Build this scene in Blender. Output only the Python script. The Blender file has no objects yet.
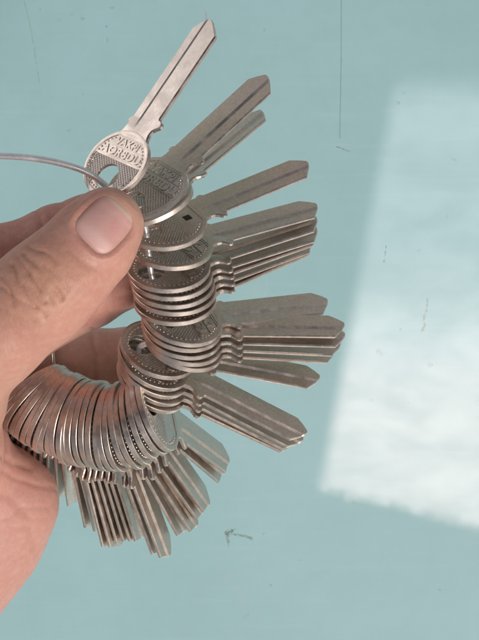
import bpy, bmesh, math, random
import numpy as np
from mathutils import Vector, Matrix
random.seed(7); rng = np.random.default_rng(7)
S = 0.001                      # everything below is measured in millimetres
D = 350.0                      # camera height over the hand, mm
scene = bpy.context.scene
col = scene.collection
TABLE_Z = -300.0

def P(px, py, z):              # a point of the photograph at height z -> place in the world (mm)
    s = (D - z) / D / 4.0
    return Vector(((px - 239.5) * s, (320 - py) * s, z))
def to_px(v):                  # arrays (n,3) mm -> pixel
    s = 4.0 * D / (D - v[:, 2])
    return 239.5 + v[:, 0] * s, 320 - v[:, 1] * s

def link(name, me, mat=None, parent=None):
    o = bpy.data.objects.new(name, me); col.objects.link(o)
    if mat is not None and me is not None: me.materials.append(mat)
    if parent is not None: o.parent = parent
    return o
def tag(o, label=None, cat=None, group=None, kind=None):
    if label: o['label'] = label
    if cat: o['category'] = cat
    if group: o['group'] = group
    if kind: o['kind'] = kind
    return o
def mesh_from(name, verts, faces, smooth=False):
    me = bpy.data.meshes.new(name)
    me.from_pydata([tuple(v) for v in verts], [], faces); me.update()
    me.polygons.foreach_set('use_smooth', [smooth] * len(me.polygons))
    return me

# ------------------------------------------------------------------ materials
R = 9.9; HX = -4.7; HR = 3.15; TZ = .66; FZ = .47
class NT:
    def __init__(s, tree): s.t = tree
    def n(s, typ, **kw):
        nd = s.t.nodes.new(typ)
        for k, v in kw.items():
            if k == 'ins':
                for a, b in v.items():
                    if hasattr(b, 'is_output'): s.t.links.new(b, nd.inputs[a])
                    else: nd.inputs[a].default_value = b
            else: setattr(nd, k, v)
        return nd
    def m(s, op, a, b=None, c=None, clamp=False):
        nd = s.n('ShaderNodeMath', operation=op, use_clamp=clamp)
        for i, x in enumerate((a, b, c)):
            if x is None: continue
            if hasattr(x, 'is_output'): s.t.links.new(x, nd.inputs[i])
            else: nd.inputs[i].default_value = x
        return nd.outputs[0]
    def step(s, v, lo, hi, a=0.0, b=1.0):
        nd = s.n('ShaderNodeMapRange', interpolation_type='SMOOTHSTEP')
        s.t.links.new(v, nd.inputs[0])
        for i, x in enumerate((lo, hi, a, b)): nd.inputs[i + 1].default_value = x
        return nd.outputs[0]
    def mix(s, f, a, b, blend='MIX'):
        nd = s.n('ShaderNodeMix', data_type='RGBA', blend_type=blend)
        for k, x in ((0, f), (6, a), (7, b)):
            if hasattr(x, 'is_output'): s.t.links.new(x, nd.inputs[k])
            elif k == 0: nd.inputs[0].default_value = x
            else: nd.inputs[k].default_value = (*x, 1)
        return nd.outputs[2]
    def noise(s, vec, scale, detail=3, rough=.5, dist=0.0):
        return s.n('ShaderNodeTexNoise', ins={'Vector': vec, 'Scale': scale, 'Detail': detail, 'Roughness': rough, 'Distortion': dist}).outputs[0]
def new_mat(name):
    m = bpy.data.materials.new(name); m.use_nodes = True
    m.node_tree.nodes.clear()
    t = NT(m.node_tree)
    out = t.n('ShaderNodeOutputMaterial'); b = t.n('ShaderNodeBsdfPrincipled')
    m.node_tree.links.new(b.outputs[0], out.inputs[0])
    return m, t, b

def metal(name, base=(.72, .63, .565), hatch=False, rough=.40, dirt=.80, deep=1.0):
    m, t, b = new_mat(name); L = t.t.links.new
    tc = t.n('ShaderNodeTexCoord').outputs['Object']
    info = t.n('ShaderNodeObjectInfo').outputs['Random']
    off = t.n('ShaderNodeVectorMath', operation='ADD', ins={0: tc, 1: t.n('ShaderNodeCombineXYZ', ins={0: info, 1: info}).outputs[0]}).outputs[0]
    n1 = t.noise(off, 260, 5, .6); n2 = t.noise(off, 1400, 4, .6)
    st = t.n('ShaderNodeMapping', ins={'Vector': off, 'Scale': (160, 2600, 1200)}).outputs[0]
    scr = t.noise(st, 1.0, 3, .6)
    tone = t.m('ADD', t.m('MULTIPLY', n1, .35), t.m('MULTIPLY', n2, .65))
    f = t.step(tone, .34, .66)
    dark = tuple(c * dirt for c in base)
    c = t.mix(f, dark, base)
    hue = t.mix(t.m('MULTIPLY', info, .5), (1, 1, 1), (1.0, .94, .885))
    c = t.mix(1.0, c, hue, 'MULTIPLY')
    hgt = t.m('MULTIPLY', t.m('ADD', scr, t.m('MULTIPLY', n2, .7)), .02)
    if hatch:
        sx = t.n('ShaderNodeSeparateXYZ', ins={0: tc})
        k = 2 * math.pi / .00062
        a = t.m('SINE', t.m('MULTIPLY', t.m('ADD', sx.outputs[0], sx.outputs[1]), k * .7071))
        d = t.m('SINE', t.m('MULTIPLY', t.m('SUBTRACT', sx.outputs[0], sx.outputs[1]), k * .7071))
        r = t.n('ShaderNodeVectorMath', operation='LENGTH', ins={0: t.n('ShaderNodeCombineXYZ', ins={0: sx.outputs[0], 1: sx.outputs[1]}).outputs[0]}).outputs['Value']
        rh = t.n('ShaderNodeVectorMath', operation='LENGTH', ins={0: t.n('ShaderNodeCombineXYZ', ins={0: t.m('SUBTRACT', sx.outputs[0], HX * S), 1: sx.outputs[1]}).outputs[0]}).outputs['Value']
        mask = t.m('MULTIPLY', t.step(r, .0075, .0077, 1, 0), t.step(sx.outputs[0], .0016, .0018, 1, 0))
        mask = t.m('MULTIPLY', mask, t.step(rh, .0032, .0034))
        h = t.m('MULTIPLY', t.m('MULTIPLY', t.m('MAXIMUM', a, d), mask), .14 * (.5 + .5 * deep))
        hgt = t.m('ADD', hgt, h)
        c = t.mix(t.m('MULTIPLY', mask, t.step(t.m('MAXIMUM', a, d), -.3, .6, .7 * deep, 0)), c, tuple(x * .3 for x in base))
    hn = t.m('MULTIPLY', hgt, .001)
    bp = t.n('ShaderNodeBump', ins={'Height': hn, 'Strength': .8, 'Distance': 1.0})
    L(bp.outputs[0], b.inputs['Normal']); L(c, b.inputs['Base Color'])
    b.inputs['Metallic'].default_value = 1.0
    L(t.step(n1, .3, .7, rough - .06, rough + .12), b.inputs['Roughness'])
    return m

M_HEAD = metal('nickel_silver_head', hatch=True)
M_BLADE = metal('nickel_silver_blade', rough=.37)
M_BRIGHT_HEAD = metal('bright_nickel_head', (.84, .75, .70), hatch=True, rough=.34, dirt=.88, deep=.3)
M_BRIGHT = metal('bright_nickel_blade', (.82, .73, .68), rough=.30, dirt=.88)
M_LETTER = metal('raised_letter_nickel', (.62, .56, .51), rough=.34, dirt=.8)
M_LETTER_B = metal('raised_letter_bright', (.88, .80, .75), rough=.34, dirt=.85)
M_WIRE = metal('steel_wire', (.95, .95, .97), rough=.36, dirt=.8)
[nd for nd in M_WIRE.node_tree.nodes if nd.type == 'BSDF_PRINCIPLED'][0].inputs['Metallic'].default_value = .7
M_RING = metal('ring_metal', (.75, .68, .58), rough=.2, dirt=.85)
M_DARK = metal('dark_recess', (.07, .065, .06), rough=.5)

def table_material():
    m, t, b = new_mat('teal_painted_glass'); L = t.t.links.new
    tc = t.n('ShaderNodeTexCoord').outputs['Object']
    sx = t.n('ShaderNodeSeparateXYZ', ins={0: tc}); X, Y = sx.outputs[0], sx.outputs[1]
    n1 = t.noise(tc, 9, 4, .55); n2 = t.noise(tc, 70, 4, .6); n3 = t.noise(tc, 900, 2, .5)
    c = t.mix(t.step(n1, .3, .7), (.385, .62, .63), (.425, .665, .685))
    c = t.mix(t.step(n2, .35, .75, 0, .22), c, (.33, .53, .53))
    c = t.mix(t.m('MULTIPLY', n3, .10), c, (.5, .62, .6))
    def seg(x0, y0, x1, y1, w, amt, colr, wob=.0012, wobs=60, c=None, brk=True):
        a = P(x0, y0, TABLE_Z) * S; e = P(x1, y1, TABLE_Z) * S
        dx, dy = e.x - a.x, e.y - a.y; l2 = dx * dx + dy * dy
        nz = t.noise(tc, wobs, 3, .6)
        wv = t.m('MULTIPLY', t.m('SUBTRACT', nz, .5), wob * 2)
        qx = t.m('ADD', t.m('SUBTRACT', X, a.x), wv); qy = t.m('SUBTRACT', t.m('SUBTRACT', Y, a.y), wv)
        h = t.m('DIVIDE', t.m('ADD', t.m('MULTIPLY', qx, dx), t.m('MULTIPLY', qy, dy)), l2, clamp=True)
        ex = t.m('SUBTRACT', qx, t.m('MULTIPLY', h, dx)); ey = t.m('SUBTRACT', qy, t.m('MULTIPLY', h, dy))
        d = t.m('SQRT', t.m('ADD', t.m('MULTIPLY', ex, ex), t.m('MULTIPLY', ey, ey)))
        f = t.step(d, w * .4 * S, w * S, amt, 0)
        if brk: f = t.m('MULTIPLY', f, t.step(t.noise(tc, 420, 3, .7), .35, .6))
        return t.mix(f, c, colr)
    dk = (.11, .15, .14)
    sm = t.noise(t.n('ShaderNodeMapping', ins={'Vector': tc, 'Rotation': (0, 0, .5), 'Scale': (14, 240, 1)}).outputs[0], 1.0, 4, .65, .3)
    c = t.mix(t.step(sm, .52, .80, 0, .16), c, (.60, .78, .78))
    sm2 = t.noise(t.n('ShaderNodeMapping', ins={'Vector': tc, 'Rotation': (0, 0, -.9), 'Scale': (9, 420, 1)}).outputs[0], 1.0, 3, .6, .2)
    c = t.mix(t.step(sm2, .62, .80, 0, .12), c, (.30, .48, .48))
    c = seg(341, -20, 341, 60, .41, .30, dk, .0007, 12, c, False)
    c = seg(341, 60, 340, 138, .41, .32, dk, .0007, 12, c, False)
    c = seg(22, -10, 34, 45, .5, .4, (.30, .42, .30), .001, 40, c)
    c = seg(34, 45, 39, 82, .45, .35, (.2, .32, .3), .001, 40, c)
    c = seg(227, 534, 233, 529, 1.3, .9, (.16, .20, .15), .002, 200, c)
    c = seg(230, 533, 251, 538, .9, .75, (.2, .25, .2), .002, 150, c)
    c = seg(227, 534, 228, 546, .8, .7, (.2, .25, .2), .002, 150, c)
    c = seg(215, 560, 280, 650, 3.0, .12, (.50, .60, .62), .003, 30, c, False)
    c = seg(205, 10, 208, 26, .6, .6, (.45, .42, .5), .001, 90, c)
    c = seg(386, 246, 384, 262, .45, .6, dk, .001, 90, c)
    c = seg(428, 300, 422, 332, .9, .6, (.25, .27, .2), .002, 200, c)
    c = seg(337, 147, 350, 152, .4, .5, dk, .001, 60, c)
    for (x, y, r, a) in ((380, 353, 1.4, .8), (430, 366, 1.2, .8), (398, 103, .9, .7), (405, 92, .8, .6), (60, 20, .9, .6), (84, 19, .9, .6),
                         (40, 8, .7, .5), (113, 8, 1.1, .5), (107, 39, .6, .6), (270, 585, .8, .6), (245, 616, .7, .4), (262, 534, .6, .5),
                         (83, 94, .5, .6), (70, 130, .9, .4), (420, 250, .8, .6), (447, 216, .8, .6), (400, 330, .5, .6), (455, 160, .6, .5), (370, 400, .6, .5), (300, 560, .5, .5), (440, 590, .8, .5), (180, 90, .5, .5), (265, 30, .6, .5)):
        c = seg(x, y, x + random.uniform(-3, 3), y + random.uniform(-2, 2), r * 1.2, a * .42, dk, .0016, 260, c)
    vor = t.n('ShaderNodeTexVoronoi', ins={'Vector': tc, 'Scale': 55, 'Randomness': 1.0}).outputs[0]
    pick = t.step(t.noise(tc, 23, 2), .52, .6)
    c = t.mix(t.m('MULTIPLY', t.step(vor, .012, .035, .55, 0), pick), c, dk)
    L(c, b.inputs['Base Color'])
    b.inputs['Roughness'].default_value = .38
    b.inputs['IOR'].default_value = 1.45
    b.inputs['Coat Weight'].default_value = 1.0
    b.inputs['Coat IOR'].default_value = 1.75
    L(t.m('ADD', t.step(n2, .3, .8, .012, .035), t.step(sm, .5, .8, 0, .03)), b.inputs['Coat Roughness'])
    hg = t.m('ADD', t.m('MULTIPLY', t.noise(tc, 30, 2), .00004), t.m('MULTIPLY', n3, .0000006))
    bp = t.n('ShaderNodeBump', ins={'Height': hg, 'Strength': .25, 'Distance': 1.0})
    L(bp.outputs[0], b.inputs['Coat Normal'])
    return m

def skin_material():
    m, t, b = new_mat('skin'); L = t.t.links.new
    tc = t.n('ShaderNodeTexCoord').outputs['Object']
    att = t.n('ShaderNodeAttribute', attribute_name='skin_tone').outputs['Color']
    n1 = t.noise(tc, 120, 5, .6); n2 = t.noise(tc, 600, 3, .6)
    c = t.mix(t.step(n1, .3, .75, 0, .22), att, (.54, .25, .19))
    c = t.mix(t.step(n2, .35, .75, 0, .22), c, (.74, .50, .38))
    L(c, b.inputs['Base Color'])
    st = t.n('ShaderNodeMapping', ins={'Vector': tc, 'Rotation': (0, 0, .8), 'Scale': (1500, 800, 1000)}).outputs[0]
    v1 = t.n('ShaderNodeTexVoronoi', feature='DISTANCE_TO_EDGE', ins={'Vector': st, 'Scale': 1.0}).outputs[0]
    h = t.m('ADD', t.m('MULTIPLY', t.step(v1, 0, .25), .05), t.m('MULTIPLY', t.noise(tc, 420, 4, .65), .22))
    bp = t.n('ShaderNodeBump', ins={'Height': t.m('MULTIPLY', h, .001), 'Strength': .42, 'Distance': 1.0})
    L(bp.outputs[0], b.inputs['Normal'])
    b.inputs['Subsurface Weight'].default_value = .3
    b.inputs['Subsurface Radius'].default_value = (1.0, .35, .2)
    b.inputs['Subsurface Scale'].default_value = .0022
    L(t.step(n1, .3, .7, .42, .58), b.inputs['Roughness'])
    b.inputs['Specular IOR Level'].default_value = .4
    return m
def nail_material():
    m, t, b = new_mat('nail'); L = t.t.links.new
    att = t.n('ShaderNodeAttribute', attribute_name='skin_tone').outputs['Color']
    tc = t.n('ShaderNodeTexCoord').outputs['Object']
    n1 = t.noise(tc, 250, 4, .6)
    L(t.mix(t.step(n1, .3, .7, 0, .25), att, (.80, .52, .48)), b.inputs['Base Color'])
    st = t.n('ShaderNodeMapping', ins={'Vector': tc, 'Rotation': (0, 0, .8), 'Scale': (150, 2200, 200)}).outputs[0]
    bp = t.n('ShaderNodeBump', ins={'Height': t.m('MULTIPLY', t.noise(st, 1, 3), .00006), 'Strength': .5, 'Distance': 1.0})
    L(bp.outputs[0], b.inputs['Normal'])
    b.inputs['Subsurface Weight'].default_value = .3
    b.inputs['Subsurface Radius'].default_value = (1, .35, .25); b.inputs['Subsurface Scale'].default_value = .0015
    b.inputs['Roughness'].default_value = .40
    b.inputs['Specular IOR Level'].default_value = .5
    return m
M_TABLE, M_SKIN, M_NAIL = table_material(), skin_material(), nail_material()

# ------------------------------------------------------------------ the tabletop
me = mesh_from('tabletop', [(-0.5, -0.5, 0), (0.5, -0.5, 0), (0.5, 0.5, 0), (-0.5, 0.5, 0)], [(0, 1, 2, 3)])
tb = link('tabletop', me, M_TABLE); tb.location = (0, 0, TABLE_Z * S)
tag(tb, 'glossy pale teal tabletop with small scratches and specks', 'tabletop', kind='structure')

# ------------------------------------------------------------------ the key blank
def head_mesh(HX=HX, HR=HR):
    N = 72
    prof = [(0.0, 0, FZ - .12), (0.0, .12, FZ)]                # (unused first value, offset from the hole rim, z)
    V, F = [], []
    rings = []
    def ring(fn, z):
        idx = []
        for i in range(N):
            a = 2 * math.pi * i / N
            x, y = fn(a); idx.append(len(V)); V.append((x * S, y * S, z * S))
        rings.append(idx)
    hole = lambda e: (lambda a: (HX + (HR + e) * math.cos(a), (HR + e) * math.sin(a)))
    outer = lambda r: (lambda a: (r * math.cos(a), r * math.sin(a)))
    def blend(t):
        def f(a):
            h = hole(.3)(a); o = outer(R - 1.25)(a)
            return (h[0] + (o[0] - h[0]) * t, h[1] + (o[1] - h[1]) * t)
        return f
    def side(sg):
        seq = [(hole(0), FZ - .15), (hole(.12), FZ), (hole(.3), FZ + .02)]
        seq += [(blend(k), FZ) for k in (.2, .4, .6, .8)]
        seq += [(outer(R - 1.25), FZ), (outer(R - 1.1), TZ - .03), (outer(R - .95), TZ), (outer(R - .3), TZ), (outer(R - .12), TZ - .01), (outer(R), TZ - .13)]
        for f, z in (seq if sg > 0 else seq[::-1]): ring(f, z * sg)
    side(1); side(-1)
    n = len(rings)
    for k in range(n):
        A, B = rings[k], rings[(k + 1) % n]
        for i in range(N):
            j = (i + 1) % N
            F.append((A[i], B[i], B[j], A[j]))
    # row of raised beads just inside the rim
    nb = 46
    for q in range(nb):
        a = 2 * math.pi * q / nb
        if math.cos(a) > .80: continue
        for sg in (1,):
            cx, cy = 8.15 * math.cos(a), 8.15 * math.sin(a)
            base = len(V); m = 8; br = .34
            for (rr, zz) in ((1.0, -.02), (.8, .13), (.4, .20)):
                for i in range(m):
                    b = 2 * math.pi * i / m
                    V.append(((cx + br * rr * math.cos(b)) * S, (cy + br * rr * math.sin(b)) * S, (FZ + zz) * S))
            V.append((cx * S, cy * S, (FZ + .21) * S)); top = len(V) - 1
            for k in range(2):
                for i in range(m):
                    j = (i + 1) % m
                    F.append((base + k * m + i, base + k * m + j, base + (k + 1) * m + j, base + (k + 1) * m + i))
            for i in range(m): F.append((base + 2 * m + i, base + 2 * m + (i + 1) % m, top))
    me = mesh_from('key_head', V, F, True)
    bm = bmesh.new(); bm.from_mesh(me); bmesh.ops.recalc_face_normals(bm, faces=bm.faces[:])
    for e in bm.edges:
        if len(e.link_faces) == 2 and e.calc_face_angle(0) > .5: e.smooth = False
    bm.to_mesh(me); bm.free()
    return me

def lerp_pts(pts, x):
    for (x0, y0), (x1, y1) in zip(pts, pts[1:]):
        if x <= x1: return y0 + (y1 - y0) * max(0, (x - x0)) / max(1e-6, x1 - x0)
    return pts[-1][1]
LK = 42.3
def blade_mesh(wide_step=False):
    hi = [(7.9, 4.9), (9.2, 4.3), (10.2, 4.1), (11.4, 4.1), (11.9, 4.6), (12.6, 4.7), (13.1, 4.3), (13.3, 4.0), (39.0, 4.0), (41.0, 2.6), (LK, 1.3)]
    lo = [(7.9, -4.9), (9.2, -4.3), (10.4, -4.0), (11.5, -4.1), (12.3, -4.8), (12.9, -5.5), (13.6, -5.6), (14.2, -5.2), (14.5, -4.2), (14.9, -4.0), (38.6, -4.0), (41.8, -.7), (LK, .2)]
    xs = sorted({p[0] for p in hi} | {p[0] for p in lo} | {10.8, 11.2, 11.7, 12.2, 12.8, 13.8, 15.5, 17, 20, 24, 28, 32, 36, 39.5, 40.3, 41.3})
    cols = [-3.6, -2.4, -1.75, -1.45, -1.08, -.5, -.3, .3, .9, 1.3, 1.7, 2.5, 3.5]
    ramp = lambda x, a, b: max(0, min(1, (x - a) / (b - a)))
    def top(x, y):                       # upper face: a wide milled step along the +y edge
        if wide_step: g = .30 * ramp(y, .9, 1.3) - .12 * ramp(y, 1.3, 1.7)
        else: g = .44 * ramp(-y, .5, 1.08) - .10 * ramp(-y, 1.45, 3.6)
        return .60 - g * ramp(x, 10.6, 13.4)
    def bot(x, y):                       # lower face: a narrow groove
        g = .30 * ramp(x, 11, 13.5) if -1.5 < y < -.5 else 0.0
        return -.60 + g
    V, F = [], []; st = []
    for x in xs:
        h, l = lerp_pts(hi, x), lerp_pts(lo, x)
        ys = [l] + [l + .32] + [min(max(c, l + .34 + .01 * i), h - .34 + .01 * i) for i, c in enumerate(cols)] + [h - .22] + [h]
        t_, b_ = [], []
        for i, y in enumerate(ys):
            edge = .24 if i in (0, len(ys) - 1) else 0
            t_.append(len(V)); V.append((x * S, y * S, (top(x, y) - edge) * S))
        for i, y in enumerate(ys):
            edge = .24 if i in (0, len(ys) - 1) else 0
            b_.append(len(V)); V.append((x * S, y * S, (bot(x, y) + edge) * S))
        st.append((t_, b_))
    for (t0, b0), (t1, b1) in zip(st, st[1:]):
        for i in range(len(t0) - 1):
            F.append((t0[i], t1[i], t1[i + 1], t0[i + 1]))
            F.append((b0[i + 1], b1[i + 1], b1[i], b0[i]))
        F.append((t0[0], b0[0], b1[0], t1[0])); F.append((t1[-1], b1[-1], b0[-1], t0[-1]))
    for (t_, b_), flip in ((st[0], False), (st[-1], True)):
        for i in range(len(t_) - 1):
            q = (t_[i], t_[i + 1], b_[i + 1], b_[i])
            F.append(q[::-1] if flip else q)
    me = mesh_from('key_blade', V, F, False)
    bm = bmesh.new(); bm.from_mesh(me); bmesh.ops.recalc_face_normals(bm, faces=bm.faces[:]); bm.to_mesh(me); bm.free()
    return me

def text_mesh(rows):
    V, F = [], []
    dg = None
    for body, x, size in rows:
        cu = bpy.data.curves.new('letters', 'FONT'); cu.body = body; cu.size = size * S; cu.align_x = 'CENTER'
        cu.extrude = .11 * S; cu.offset = .10 * S; cu.space_character = 1.1
        cu.resolution_u = 3
        ob = bpy.data.objects.new('letters', cu); col.objects.link(ob)
        dg = bpy.context.evaluated_depsgraph_get(); dg.update()
        tm = bpy.data.meshes.new_from_object(ob.evaluated_get(dg))
        b = len(V)
        for v in tm.vertices: V.append((x * S + v.co.y, -v.co.x, v.co.z + (FZ + .09) * S))
        for p in tm.polygons: F.append(tuple(b + i for i in p.vertices))
        bpy.data.objects.remove(ob); bpy.data.curves.remove(cu); bpy.data.meshes.remove(tm)
    def bar(x0, x1, y0, y1):
        b = len(V)
        for z in (FZ - .05, FZ + .17):
            for x, y in ((x0, y0), (x1, y0), (x1, y1), (x0, y1)): V.append((x * S, y * S, z * S))
        for f in ((0, 3, 2, 1), (4, 5, 6, 7), (0, 1, 5, 4), (1, 2, 6, 5), (2, 3, 7, 6), (3, 0, 4, 7)): F.append(tuple(b + i for i in f))
    bar(7.3, 7.6, -4.6, 4.6); bar(4.5, 4.7, -6.4, 6.4); bar(1.3, 1.5, -7.6, 7.6)
    return mesh_from('lettering', V, F, False)
HEAD, BLADE = head_mesh(), blade_mesh()
TEXT = text_mesh([('VAKPI', 4.95, 2.9), ('AORBDU', 1.75, 3.3)])
HEAD.materials.append(M_HEAD); BLADE.materials.append(M_BLADE); TEXT.materials.append(M_LETTER)
HEAD_B, BLADE_B, TEXT_B = head_mesh(-4.1, 3.55), blade_mesh(True), TEXT.copy()
HEAD_B.materials.append(M_HEAD)
for me_ in (HEAD_B, TEXT_B):                       # the top key has a smaller bow on the same blade
    for v in me_.vertices: v.co.x = v.co.x * .88 + 1.15 * S; v.co.y *= .88
HEAD_B.materials[0] = M_BRIGHT_HEAD; BLADE_B.materials.append(M_BRIGHT); TEXT_B.materials[0] = M_LETTER_B

proto = bpy.data.objects.new('key_blank', None); col.objects.link(proto)
proto.empty_display_size = .005
link('key_blade', BLADE, None, proto)
_h = link('key_head', HEAD, None, proto); link('lettering', TEXT, None, _h)
def copy_key():
    r = proto.copy(); col.objects.link(r)
    for ch in list(proto.children):
        c = ch.copy(); col.objects.link(c); c.parent = r
        for g in ch.children:
            d = g.copy(); col.objects.link(d); d.parent = c
    return r

GROUP = 'key blanks strung on the wire'
holes = []; used = [False]
def pose(cx, cy, z, tx, ty, n0, sign=-1, k=1.0):
    c = P(cx, cy, z)
    lo_, hi_ = 0.0, 60.0
    f = lambda q: (P(tx, ty, z + sign * q) - c).length - LK * k
    if f(0) >= 0: q = 0
    else:
        for _ in range(50):
            q = (lo_ + hi_) / 2
            if f(q) > 0: hi_ = q
            else: lo_ = q
    a = (P(tx, ty, z + sign * q) - c).normalized()
    n = Vector(n0); n = (n - a * n.dot(a)).normalized()
    if n.z < 0: n = -n
    return c, a, n
def place_key(cx, cy, z, tx, ty, n0, label, k=1.0, sign=-1):
    c, a, n = pose(cx, cy, z, tx, ty, n0, sign, k)
    b = n.cross(a)
    o = copy_key() if used[0] else proto
    used[0] = True
    M = Matrix((a, b, n)).transposed().to_4x4(); M = M @ Matrix.Scale(k, 4); M.translation = c * S
    o.matrix_world = M
    tag(o, label, 'key', GROUP)
    holes.append(c + a * HX * k)
    return o
def set_meshes(o):
    for ch in o.children:
        if ch.name.startswith('key_blade'): ch.data = BLADE_B
        elif ch.name.startswith('key_head'):
            ch.data = HEAD_B
            for g in ch.children: g.data = TEXT_B

# keys from the thumb down the strand: head centre, height, tip, facing, label
V_ = (-.12, .74, .64)
KEYS = [
 (114, 168, 27.0, 213, 21, (-.50, .33, .80), 'bright silvery key blank held upright on top, its lettered head showing the round hole'),
 (147, 190, 25.2, 269, 78, (-.34, .48, .80), 'dull olive grey key blank just below the bright top one, blade broad and face on'),
 (153, 203, 23.9, 263, 112, (-.55, .50, .67), 'dark narrow key blank peeping out behind the broad olive one, head covered'),
 (165, 224, 22.6, 309, 165, (-.22, .64, .73), 'lone key blank above the upper right bundle, dark square mark on its head'),
 (171, 246, 20.8, 317, 208, V_, 'topmost key blank of the six in the upper right bundle'),
 (168, 268, 19.5, 318, 222, V_, 'second key blank from the top of the six in the upper right bundle'),
 (170, 276, 18.3, 317, 230, V_, 'third key blank from the top of the six in the upper right bundle'),
 (172, 284, 17.1, 315, 236, V_, 'third key blank from the bottom of the six in the upper right bundle'),
 (174, 292, 15.9, 312, 241, V_, 'second key blank from the bottom of the six in the upper right bundle'),
 (176, 301, 14.7, 309, 245, V_, 'bottom key blank of the six in the upper right bundle'),
 (183, 319, 12.6, 328, 301, (-.02, .70, .72), 'key blank of the right middle bundle whose tip sticks up behind the others'),
 (182, 325, 11.4, 343, 325, (.02, .76, .64), 'uppermost broad key blank of the right middle bundle, lying over the two below'),
 (183, 332, 10.2, 345, 338, (.04, .76, .64), 'key blank of the right middle bundle reaching farthest to the right'),
 (183, 338, 9.0, 340, 346, (.06, .76, .64), 'second lowest key blank of the right middle bundle, mostly covered'),
 (183, 344, 7.8, 333, 352, (.08, .76, .64), 'lowest key blank of the right middle bundle, only its edge showing'),
 (159, 350, 6.0, 322, 381, (.16, .74, .66), 'separate key blank under the right middle bundle, its head hole open to view'),
 (157, 359, 4.8, 308, 436, (.24, .72, .65), 'uppermost of the key blanks pointing down right below the separate one'),
 (156, 366, 3.6, 303, 443, (.24, .72, .65), 'second key blank under the topmost one pointing down right, its lower edge showing'),
 (154, 373, 2.4, 297, 446, (.24, .72, .65), 'third key blank of those pointing down right, nearly hidden beneath two others'),
 (153, 381, 1.2, 290, 446, (.26, .72, .65), 'lowest key blank of those pointing down right, only its round head rim visible'),
]
for i, (cx, cy, z, tx, ty, n0, lab) in enumerate(KEYS):
    if i > 3:
        cx += random.uniform(-1.2, 1.2); cy += random.uniform(-.6, .6); tx += random.uniform(-3, 2); ty += random.uniform(-2.2, 2.2)
        n0 = [q + random.uniform(-.004, .004) for q in n0]
    o = place_key(cx, cy, z, tx, ty, n0, lab)
    if i == 0: top_key = o
    if i == 3: mark_key = o
# the coin-like roll at lower left, seen on edge
ROLL_C = [(0, 157, 407), (4, 132, 425), (9, 103, 427), (14, 77, 421), (19, 52, 410), (25, 29, 393)]
ROLL_N = [(0, (.78, .42, .46)), (4, (.86, .34, .38)), (9, (.93, .18, .50)), (14, (.92, .06, .58)), (19, (.86, -.18, .60)), (25, (.70, -.44, .60))]
TIPS = [(228, 462), (222, 473), (208, 505), (202, 513), (196, 526), (184, 531), (168, 556), (160, 552), (142, 537), (137, 537), (131, 538), (125, 540),
        (119, 545), (112, 545), (103, 527), (94, 524), (76, 500), (66, 494), (56, 488), (48, 484), (41, 480), (35, 476), (28, 472), (22, 468), (16, 464), (10, 460)]
def interp(tab, i):
    for q0, q1 in zip(tab, tab[1:]):
        if i <= q1[0]:
            f = (i - q0[0]) / (q1[0] - q0[0]); return q0, q1, f
ORD = ['', 'second', 'third', 'fourth', 'fifth', 'sixth', 'seventh', 'eighth', 'ninth', 'tenth', 'eleventh', 'twelfth', 'thirteenth', 'fourteenth',
       'fifteenth', 'sixteenth', 'seventeenth', 'eighteenth', 'nineteenth', 'twentieth', 'twenty-first', 'twenty-second', 'twenty-third', 'twenty-fourth', 'twenty-fifth', 'twenty-sixth']
for i in range(26):
    q0, q1, f = interp(ROLL_C, i); cx = q0[1] + (q1[1] - q0[1]) * f; cy = q0[2] + (q1[2] - q0[2]) * f
    q0, q1, f = interp(ROLL_N, i); n0 = [q0[1][k] + (q1[1][k] - q0[1][k]) * f for k in range(3)]
    z = 3.5 - .42 * i
    if i == 0: lab = 'first key blank of the edge-on roll, its dotted round face turned toward the open side'
    elif i == 6: lab = 'key blank of the roll with the longest blade, hanging straight down lowest of all'
    elif i == 25: lab = 'last key blank of the edge-on roll, tucked under the base of the thumb'
    elif i < 16: lab = ORD[i] + ' key blank along the edge-on roll from its dotted face, blade hanging below'
    else: lab = ORD[i] + ' key blank along the edge-on roll from its dotted face, blade hidden by the palm'
    jx, jy = random.uniform(-.5, .5), random.uniform(-2.5, 2.5)
    ok = place_key(cx + jx, cy + jy, z, TIPS[i][0], TIPS[i][1], n0, lab, 1.10)
    if i == 0: plain_key = ok
set_meshes(top_key)
for ch in plain_key.children:
    for g in list(ch.children): bpy.data.objects.remove(g)
# the square stamped on one head
def square_mark(parent):
    V, F = [], []
    def box(x0, x1, y0, y1, z0, z1):
        b = len(V)
        for z in (z0, z1):
            for x, y in ((x0, y0), (x1, y0), (x1, y1), (x0, y1)): V.append((x * S, y * S, z * S))
        for f in ((0, 3, 2, 1), (4, 5, 6, 7), (0, 1, 5, 4), (1, 2, 6, 5), (2, 3, 7, 6), (3, 0, 4, 7)): F.append(tuple(b + i for i in f))
    box(4.4, 6.2, -2.4, -.6, FZ - .1, FZ + .05)
    o = link('square_mark', mesh_from('square_mark', V, F), M_DARK, parent)
for ch in mark_key.children:
    if ch.name.startswith('key_head'):
        for g in list(ch.children): bpy.data.objects.remove(g)
        square_mark(ch)

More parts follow.
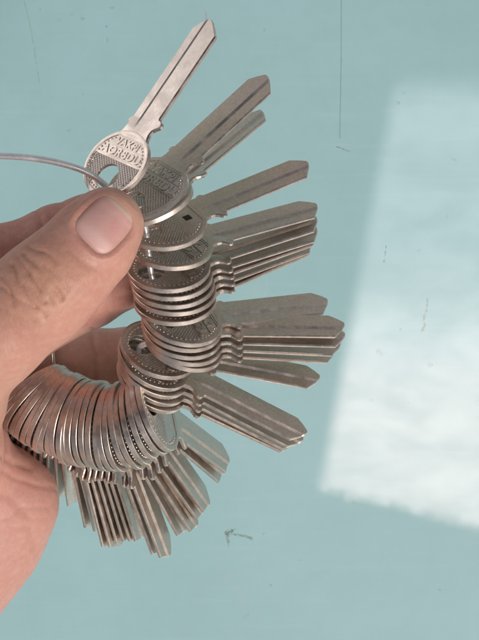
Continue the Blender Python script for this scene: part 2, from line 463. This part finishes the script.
# ------------------------------------------------------------------ the wire
def catmull(pts, per=10):
    out = []
    for i in range(len(pts) - 1):
        p0, p1, p2, p3 = pts[max(i - 1, 0)], pts[i], pts[i + 1], pts[min(i + 2, len(pts) - 1)]
        for k in range(per):
            t = k / per
            out.append(.5 * ((2 * p1) + (p2 - p0) * t + (2 * p0 - 5 * p1 + 4 * p2 - p3) * t * t + (3 * p1 - p0 - 3 * p2 + p3) * t ** 3))
    out.append(pts[-1]); return out
def tube_mesh(name, pts, r, n=14):
    V, F = [], []
    up = Vector((0, 0, 1)); prev = None
    for i, p in enumerate(pts):
        d = (pts[min(i + 1, len(pts) - 1)] - pts[max(i - 1, 0)]).normalized()
        u = (prev - d * prev.dot(d)) if prev is not None else d.cross(up)
        u.normalize(); prev = u; v = d.cross(u)
        for k in range(n):
            a = 2 * math.pi * k / n
            V.append((p + u * (r * math.cos(a)) + v * (r * math.sin(a))) * S)
    for i in range(len(pts) - 1):
        for k in range(n):
            j = (k + 1) % n
            F.append((i * n + k, i * n + j, (i + 1) * n + j, (i + 1) * n + k))
    F.append(tuple(range(n))[::-1]); F.append(tuple((len(pts) - 1) * n + k for k in range(n)))
    return mesh_from(name, V, F, True)
W = [P(-190, 190, 24), P(-120, 168, 27), P(-60, 158, 29), P(0, 156, 30), P(45, 160, 30.5), P(82, 170, 30), P(104, 184, 27.5), holes[0] + Vector((3.0, -2.6, -2.0)),
     P(134, 212, 24.5), P(140, 222, 24), holes[3] + Vector((-.6, .5, .2))]
W += [holes[k] for k in (5, 7, 9, 11, 13, 15, 17, 19)]
W += [holes[20 + k] for k in (1, 4, 8, 12, 16, 20, 25)]
W += [P(2, 370, -4), P(10, 320, -6), P(-10, 270, 0), P(-80, 240, 10)]
wo = link('key_wire', tube_mesh('key_wire', catmull(W), .74), M_WIRE)
tag(wo, 'bent steel wire threaded through the holes of all the key blanks', 'wire')

# ------------------------------------------------------------------ the hand: one implicit surface
def cap(a, b, ra, rb): return (np.array(a, float), np.array(b, float), ra, rb)
def chain(*pts):               # (px,py,z,r)...
    q = [(P(x, y, z), r) for x, y, z, r in pts]
    return [cap(q[i][0], q[i + 1][0], q[i][1], q[i + 1][1]) for i in range(len(q) - 1)]
THUMB = chain((107, 224, 36, 8.3), (92, 243, 37.5, 9.5), (62, 275, 39, 10.3), (38, 297, 38, 11.0), (-5, 332, 34, 11.6), (-60, 385, 26, 13.5), (-150, 470, 4, 20))
THENAR = chain((-57, 405, 22, 14.0), (-62, 450, 6, 15.0), (-110, 500, -8, 19))
INDEX = chain((122, 214, 11, 6.6), (92, 226, 12, 7.6), (55, 241, 10, 8.2), (0, 264, 8, 9.0), (-50, 290, 6, 9.6), (-150, 340, 0, 12.5))
MIDDLE = chain((150, 262, -3, 6.8), (122, 278, -3, 7.6), (92, 293, -4, 8.2), (20, 330, -8, 9.2), (-130, 390, -12, 13))
RING = chain((172, 353, -36, 7.4), (132, 361, -37, 9.0), (95, 365, -37, 9.7), (30, 373, -37, 10.0), (-130, 430, -22, 14))
PALM = [chain((8, 500, -24, 13.6), (-22, 532, -27, 16.2), (-68, 575, -26, 18.5), (-170, 600, -20, 22)), chain((-40, 450, -10, 13), (-40, 510, -22, 15)),
        chain((-150, 380, 0, 20), (-190, 560, -12, 24)), chain((-160, 430, -4, 22), (-330, 500, -4, 27)), chain((-330, 500, -4, 27), (-420, 530, -6, 28))]
def sdcap(p, c):
    a, b, ra, rb = c; ab = b - a
    q = p - a
    h = np.clip(q @ ab / (ab @ ab), 0, 1)
    return np.linalg.norm(q - h[..., None] * ab, axis=-1) - (ra + (rb - ra) * h)
def smin(a, b, k):
    h = np.clip(.5 + .5 * (b - a) / k, 0, 1)
    return b + (a - b) * h - k * h * (1 - h)
def union(p, caps, k):
    d = None
    for c in caps:
        e = sdcap(p, c); d = e if d is None else smin(d, e, k)
    return d
def hand_sdf(p):
    d = union(p, THUMB, 3.0)
    d = smin(d, union(p, THENAR, 5), 6.0)
    pm = union(p, [c for ch in PALM for c in ch], 9.0)
    d = smin(d, pm, 5.0)
    for f in (INDEX, MIDDLE, RING):
        d = smin(d, union(p, f, 2.5), 1.6)
    return d
def surface_nets(lo, hi, h):
    nx, ny, nz = [int(round((hi[i] - lo[i]) / h)) + 1 for i in range(3)]
    xs, ys, zs = [lo[i] + h * np.arange(n) for i, n in enumerate((nx, ny, nz))]
    F = np.empty((nx, ny, nz), np.float32)
    for i in range(nx):
        g = np.stack(np.broadcast_arrays(xs[i], ys[:, None], zs[None, :]), -1)
        F[i] = hand_sdf(g)
    ins = F < 0
    c = np.zeros((nx - 1, ny - 1, nz - 1), np.int8)
    sl = lambda d, n: slice(d, n - 1 + d)
    for dx in (0, 1):
        for dy in (0, 1):
            for dz in (0, 1): c += ins[sl(dx, nx), sl(dy, ny), sl(dz, nz)]
    act = (c > 0) & (c < 8)
    I, J, K = np.nonzero(act); nv = len(I)
    vid = -np.ones(act.shape, np.int64); vid[I, J, K] = np.arange(nv)
    pos = np.zeros((nv, 3)); cnt = np.zeros(nv)
    corners = [(a, b, d) for a in (0, 1) for b in (0, 1) for d in (0, 1)]
    for ca in corners:
        for ax in range(3):
            if ca[ax]: continue
            cb = list(ca); cb[ax] = 1
            fa = F[I + ca[0], J + ca[1], K + ca[2]]; fb = F[I + cb[0], J + cb[1], K + cb[2]]
            mk = (fa < 0) != (fb < 0)
            t = np.where(mk, fa / np.where(mk, fa - fb, 1), 0)
            q = np.array(ca, float)[None, :].repeat(nv, 0); q[:, ax] += t
            pos[mk] += q[mk]; cnt[mk] += 1
    pos = (pos / cnt[:, None] + np.stack([I, J, K], -1)) * h + np.array(lo)
    faces = []
    for ax in range(3):
        a = [slice(None)] * 3; b = [slice(None)] * 3; a[ax] = slice(0, -1); b[ax] = slice(1, None)
        ch = ins[tuple(a)] != ins[tuple(b)]
        idx = np.argwhere(ch)
        o1, o2 = [(1, 2), (2, 0), (0, 1)][ax]
        ok = (idx[:, o1] > 0) & (idx[:, o2] > 0) & (idx[:, o1] < F.shape[o1] - 1) & (idx[:, o2] < F.shape[o2] - 1)
        idx = idx[ok]
        def vv(d1, d2):
            q = idx.copy(); q[:, o1] += d1; q[:, o2] += d2; return vid[q[:, 0], q[:, 1], q[:, 2]]
        quad = np.stack([vv(-1, -1), vv(0, -1), vv(0, 0), vv(-1, 0)], -1)
        inside_first = ins[tuple(idx.T)]
        quad[~inside_first] = quad[~inside_first][:, ::-1]
        faces.append(quad)
    return pos, np.concatenate(faces)
pos, faces = surface_nets((-150.0, -92.0, -62.0), (8.0, 48.0, 56.0), .85)
me = mesh_from('hand', pos * S, faces.tolist(), True)
tmp = link('hand_tmp', me)
md = tmp.modifiers.new('smooth', 'SMOOTH'); md.factor = .5; md.iterations = 3
md = tmp.modifiers.new('sub', 'SUBSURF'); md.levels = 1; md.render_levels = 1
dg = bpy.context.evaluated_depsgraph_get(); dg.update()
hand_me = bpy.data.meshes.new_from_object(tmp.evaluated_get(dg))
bpy.data.objects.remove(tmp); hand_me.name = 'hand'
n = len(hand_me.vertices)
co = np.empty(n * 3, np.float32); hand_me.vertices.foreach_get('co', co); co = co.reshape(-1, 3).astype(float) / S
nor = np.empty(n * 3, np.float32); hand_me.vertices.foreach_get('normal', nor); nor = nor.reshape(-1, 3).astype(float)
vx, vy = to_px(co)
def vnoise(p, f, seed):
    r = np.random.default_rng(seed); d = 0
    for k in range(7):
        w = r.normal(size=3); w *= f * r.uniform(.6, 1.5) / np.linalg.norm(w)
        d = d + np.sin(p @ w + r.uniform(0, 6.28))
    return d / 7
def dpoly(pts, wob=1.2, seed=1):
    x = vx + wob * 2.2 * vnoise(co, .9, seed); y = vy + wob * 2.2 * vnoise(co, .9, seed + 50)
    best = np.full(n, 1e9)
    for (x0, y0), (x1, y1) in zip(pts, pts[1:]):
        dx, dy = x1 - x0, y1 - y0
        h = np.clip(((x - x0) * dx + (y - y0) * dy) / (dx * dx + dy * dy), 0, 1)
        best = np.minimum(best, np.hypot(x - x0 - h * dx, y - y0 - h * dy))
    return best / 4.4
near_thumb = (union(co, THUMB[:5], 3) < 2.0)
up = (nor[:, 2] > .05) & near_thumb
disp = np.zeros(n)
crease = np.zeros(n)
LINES = [([(24, 254), (36, 266), (49, 281), (62, 299)], .42, .6), ([(12, 264), (18, 281), (32, 292), (46, 303)], .40, .6), ([(29, 248), (46, 252), (56, 262)], .28, .5),
         ([(0, 287), (18, 300), (36, 308)], .34, .55), ([(18, 258), (28, 272), (40, 290)], .34, .5), ([(38, 276), (46, 292), (52, 303)], .28, .45),
         ([(44, 265), (58, 279), (68, 290)], .26, .45), ([(2, 276), (10, 290), (14, 304)], .26, .5), ([(22, 286), (30, 300), (44, 316)], .25, .45),
         ([(60, 312), (76, 296), (84, 284)], .16, .5), ([(-10, 300), (14, 318), (34, 322)], .22, .6), ([(66, 250), (84, 262), (96, 270)], .14, .5), ([(62, 243), (78, 258), (90, 268)], .12, .4)]
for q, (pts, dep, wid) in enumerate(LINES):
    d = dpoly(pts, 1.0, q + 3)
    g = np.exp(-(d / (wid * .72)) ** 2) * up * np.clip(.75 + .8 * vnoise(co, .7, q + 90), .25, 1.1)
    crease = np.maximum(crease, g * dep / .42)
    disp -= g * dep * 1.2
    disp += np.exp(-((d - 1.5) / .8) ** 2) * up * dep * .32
# folds between palm and fingers, and where the fingers bend
for q, (pts, dep, wid) in enumerate([([(-4, 492), (14, 500), (30, 520), (34, 548)], .22, 1.1), ([(-5, 545), (14, 530), (28, 528)], .2, .8), ([(0, 470), (30, 484), (62, 490)], .22, .7), ([(4, 520), (22, 508), (46, 506)], .16, .6), ([(-8, 575), (8, 560), (24, 556)], .16, .6), ([(-6, 452), (10, 462), (28, 468)], .25, .8),
                                     ([(92, 330), (96, 358), (92, 390)], .4, .7), ([(60, 198), (70, 220), (72, 236)], .15, .7), ([(36, 205), (44, 230)], .2, .7)]):
    d = dpoly(pts, 1.0, q + 40); g = np.exp(-(d / wid) ** 2) * (nor[:, 2] > 0) * (~near_thumb)
    disp -= g * dep; crease = np.maximum(crease, g * dep * 1.2)
# nail bed: local frame on the thumb tip
nc = np.array([105.0, 224.0]); na = np.array([.69, -.724]); nb = np.array([.724, .69])
ln = ((vx - nc[0]) * na[0] + (vy - nc[1]) * na[1]) / 4.47; wn = ((vx - nc[0]) * nb[0] + (vy - nc[1]) * nb[1]) / 4.47
NL, NW = 5.7, 5.3
rr = (np.abs((ln + .3) / (NL + .2)) ** 3.2 + np.abs(wn / (NW + .1)) ** 3.2) ** (1 / 3.2)
prox = np.clip((2.5 - ln) / 5, 0, 1)
disp += (-.55 * np.clip((1.04 - rr) / .10, 0, 1) + (.60 * np.exp(-((rr - 1.19) / .12) ** 2)) * (.45 + .55 * prox)) * up
disp += .10 * vnoise(co, 1.2, 77) + .16 * vnoise(co, .45, 78)
co2 = co + nor * disp[:, None]
hand_me.vertices.foreach_set('co', (co2 * S).astype(np.float32).ravel())
base = np.array([.56, .30, .215])
tone = np.tile(base, (n, 1))
def tint(mask, c):
    global tone
    m = np.clip(mask, 0, 1)[:, None]; tone = tone * (1 - m) + np.array(c) * m
tint(.5 + .9 * vnoise(co, .16, 5), (.58, .275, .21))
tint(.45 * near_thumb * np.clip(1 - np.hypot(vx - 40, vy - 285) / 60, 0, 1) * 2, (.55, .295, .195))      # sallow knuckle
tint(.8 * np.exp(-((rr - 1.2) / .3) ** 2) * up, (.58, .28, .225))
tint(.7 * up * np.clip((ln - 3.5) / 4, 0, 1), (.62, .37, .27))
tint(np.clip(.9 * (vy > 430) * (co[:, 2] < 10), 0, .8), (.60, .295, .245))                                # pink palm
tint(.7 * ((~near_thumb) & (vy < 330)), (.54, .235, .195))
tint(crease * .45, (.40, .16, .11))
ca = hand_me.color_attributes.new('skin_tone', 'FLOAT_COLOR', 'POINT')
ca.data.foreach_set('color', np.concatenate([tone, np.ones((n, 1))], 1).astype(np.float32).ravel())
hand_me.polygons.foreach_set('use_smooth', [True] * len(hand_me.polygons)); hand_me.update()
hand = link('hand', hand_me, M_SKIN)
tag(hand, 'hand reaching in from the side, thumb pinching the wire and curled fingers behind the keys', 'hand')
# the thumb nail, laid on the thumb's own surface
def nail_mesh():
    nu, nv = 33, 33; V, C, F = [], [], []
    u = np.linspace(-1, 1, nu); v = np.linspace(-1, 1, nv)
    U, Vv = np.meshgrid(u, v, indexing='ij')
    # square to superellipse
    k = (np.abs(U) ** 4 + np.abs(Vv) ** 4 + 1e-9) ** .25; mx = np.maximum(np.abs(U), np.abs(Vv)) + 1e-9
    U2, V2 = U * mx / k, Vv * mx / k
    wid = NW * (1.0 - .05 * V2)
    lnn = V2 * NL - .3; wnn = U2 * wid
    PX = nc[0] + (na[0] * lnn + nb[0] * wnn) * 4.47; PY = nc[1] + (na[1] * lnn + nb[1] * wnn) * 4.47
    z = np.full(PX.shape, 52.0)
    for _ in range(60):
        s = (D - z) / D / 4
        p = np.stack([(PX - 239.5) * s, (320 - PY) * s, z], -1); z = z - np.maximum(hand_sdf(p), 0) * .8
    s = (D - z) / D / 4
    edge = np.maximum(np.abs(U), np.abs(Vv))
    z = z + .04 - .40 * np.clip((edge - .86) / .14, 0, 1) ** 2
    p = np.stack([(PX - 239.5) * s, (320 - PY) * s, z], -1)
    for i in range(nu):
        for j in range(nv):
            V.append(p[i, j] * S)
            l = V2[i, j]; w = U2[i, j]
            c = np.array([.68, .38, .335])
            lun = np.clip((-.42 - l + .25 * (1 - w * w)) / .25, 0, 1) * .45; c = c * (1 - lun) + np.array([.76, .52, .47]) * lun
            pk = np.exp(-((l - .25) / .35) ** 2 - ((w - .45) / .4) ** 2) * .3; c = c * (1 - pk) + np.array([.74, .28, .26]) * pk
            fr = np.clip((l - .78 - .06 * (1 - w * w)) / .07, 0, 1); c = c * (1 - fr) + np.array([.78, .62, .48]) * fr
            eb = np.clip((max(abs(U[i, j]), abs(Vv[i, j])) - .72) / .28, 0, 1) ** 1.5 * .75
            if l > .55: eb *= .35
            c = c * (1 - eb) + np.array([.50, .24, .18]) * eb
            C.append((*c, 1))
    for i in range(nu - 1):
        for j in range(nv - 1): F.append((i * nv + j, i * nv + j + 1, (i + 1) * nv + j + 1, (i + 1) * nv + j))
    me = mesh_from('fingernail', V, F, True)
    at = me.color_attributes.new('skin_tone', 'FLOAT_COLOR', 'POINT'); at.data.foreach_set('color', np.array(C, np.float32).ravel())
    bm = bmesh.new(); bm.from_mesh(me); bmesh.ops.recalc_face_normals(bm, faces=bm.faces[:])
    if sum(f.normal.z for f in bm.faces) < 0: bmesh.ops.reverse_faces(bm, faces=bm.faces[:])
    bm.to_mesh(me); bm.free()
    return me
link('fingernail', nail_mesh(), M_NAIL, hand)
# thin band on the shaded finger
ra = P(30, 373, -37); rb = P(95, 365, -37); d = (rb - ra).normalized(); c = ra + (rb - ra) * .46
u = d.cross(Vector((0, 0, 1))).normalized(); v = d.cross(u)
pts = [c + (u * math.cos(a) + v * math.sin(a)) * 10.25 for a in [2 * math.pi * k / 64 for k in range(65)]]
ro = link('finger_ring', tube_mesh('finger_ring', pts, .45, 10), M_RING)
tag(ro, 'thin pale metal ring worn on the shaded finger behind the keys', 'ring')

# ------------------------------------------------------------------ camera, sky, sun
cam = bpy.data.cameras.new('camera'); co_ = bpy.data.objects.new('camera', cam); col.objects.link(co_)
co_.location = (0, 0, D * S); co_.rotation_euler = (0, 0, 0)
cam.sensor_fit = 'VERTICAL'; cam.sensor_height = 24; cam.lens = 24 * D / 160.0
cam.clip_start = .01; cam.clip_end = 50
scene.camera = co_
EL, AZ = math.radians(44), math.radians(138)       # soft sun toward the lower right
w = bpy.data.worlds.new('World'); scene.world = w; w.use_nodes = True
t = NT(w.node_tree); w.node_tree.nodes.clear(); L = w.node_tree.links.new
out = t.n('ShaderNodeOutputWorld')
sky = t.n('ShaderNodeTexSky', sky_type='NISHITA', sun_disc=False, sun_elevation=EL, sun_rotation=AZ)
dirv = t.n('ShaderNodeTexCoord').outputs['Generated']
sp = t.n('ShaderNodeSeparateXYZ', ins={0: dirv}); X, Y, Z = sp.outputs
zz = t.m('MAXIMUM', Z, .02)
U = t.m('DIVIDE', X, zz); Vv = t.m('DIVIDE', Y, zz)
# bright cloudy opening added overhead, shaped to mirror as the tabletop's light patch
e1 = t.step(t.m('SUBTRACT', U, t.m('MULTIPLY_ADD', Vv, .1826, .079)), -.006, .009)
uv = t.n('ShaderNodeCombineXYZ', ins={0: U, 1: Vv}).outputs[0]
rag = t.m('MULTIPLY', t.m('SUBTRACT', t.noise(uv, 60, 4, .6), .5), .022)
e2 = t.step(t.m('ADD', t.m('MULTIPLY_ADD', U, .247, Vv), rag), -.112, -.098)
e3 = t.step(Vv, .150, .182, 1, 0)
e4 = t.step(U, .20, .27, 1, 0)
cl = t.noise(t.n('ShaderNodeMapping', ins={'Vector': uv, 'Scale': (16, 34, 1)}).outputs[0], 1.0, 5, .6, .5)
ramp = t.step(Vv, -.06, .07, 1.0, .38)
gap = t.m('MULTIPLY', t.m('MULTIPLY', t.m('MULTIPLY', e1, e2), t.m('MULTIPLY', e3, e4)), t.step(Z, .02, .1))
gap = t.m('MULTIPLY', gap, t.m('MULTIPLY', ramp, t.step(cl, .30, .70, .74, 1.16)))
grey = t.n('ShaderNodeRGBToBW', ins={0: sky.outputs[0]}).outputs[0]
overcast = t.mix(.62, sky.outputs[0], t.mix(1.0, (1.06, 1.0, .95), grey, 'MULTIPLY'))
bg1 = t.n('ShaderNodeBackground', ins={'Color': overcast, 'Strength': t.m('MULTIPLY', t.step(Z, .55, .93, 1.0, .12), .085)})
bg2 = t.n('ShaderNodeBackground', ins={'Color': t.mix(t.step(Vv, -.08, .08), (1.0, .80, .75), (.90, .93, .98))})
L(t.m('MULTIPLY', gap, 5.6), bg2.inputs[1])
# glow added low at the upper left to brighten the top key
side = t.m('MULTIPLY', t.step(t.m('ADD', t.m('MULTIPLY', X, -.90), t.m('MULTIPLY', Y, .43)), .86, .97), t.step(Z, -.28, -.05))
bg3 = t.n('ShaderNodeBackground', ins={'Color': (1.0, .93, .88, 1)})
L(t.m('MULTIPLY', side, 1.5), bg3.inputs[1])
a1 = t.n('ShaderNodeAddShader', ins={0: bg1.outputs[0], 1: bg2.outputs[0]}); a2 = t.n('ShaderNodeAddShader', ins={0: a1.outputs[0], 1: bg3.outputs[0]})
bg4 = t.n('ShaderNodeBackground', ins={'Color': (1.0, .90, .82, 1)})
L(t.step(Z, -.08, .03, .30, 0), bg4.inputs[1])           # the dim surroundings beyond the table
bg5 = t.n('ShaderNodeBackground', ins={'Color': (.92, .97, 1.0, 1)})
L(t.m('MULTIPLY', t.step(t.m('SUBTRACT', Vv, t.m('MULTIPLY', U, .6)), -.30, .16, .42, 0), t.step(Z, .86, .93)), bg5.inputs[1])   # added overhead glow, lightens the tabletop's reflection toward the lower right
a4 = t.n('ShaderNodeAddShader', ins={0: bg4.outputs[0], 1: bg5.outputs[0]})
a3 = t.n('ShaderNodeAddShader', ins={0: a2.outputs[0], 1: a4.outputs[0]})
L(a3.outputs[0], out.inputs[0])
sd = bpy.data.lights.new('sun', 'SUN'); sd.energy = 2.5; sd.angle = math.radians(30); sd.color = (1, .955, .90)
so = bpy.data.objects.new('sun', sd); col.objects.link(so)
sdir = Vector((math.sin(AZ) * math.cos(EL), math.cos(AZ) * math.cos(EL), math.sin(EL)))
so.rotation_euler = sdir.to_track_quat('Z', 'Y').to_euler(); so.location = sdir
scene.view_settings.view_transform = 'Standard'; scene.view_settings.look = 'None'; scene.view_settings.exposure = 0; scene.view_settings.gamma = 1
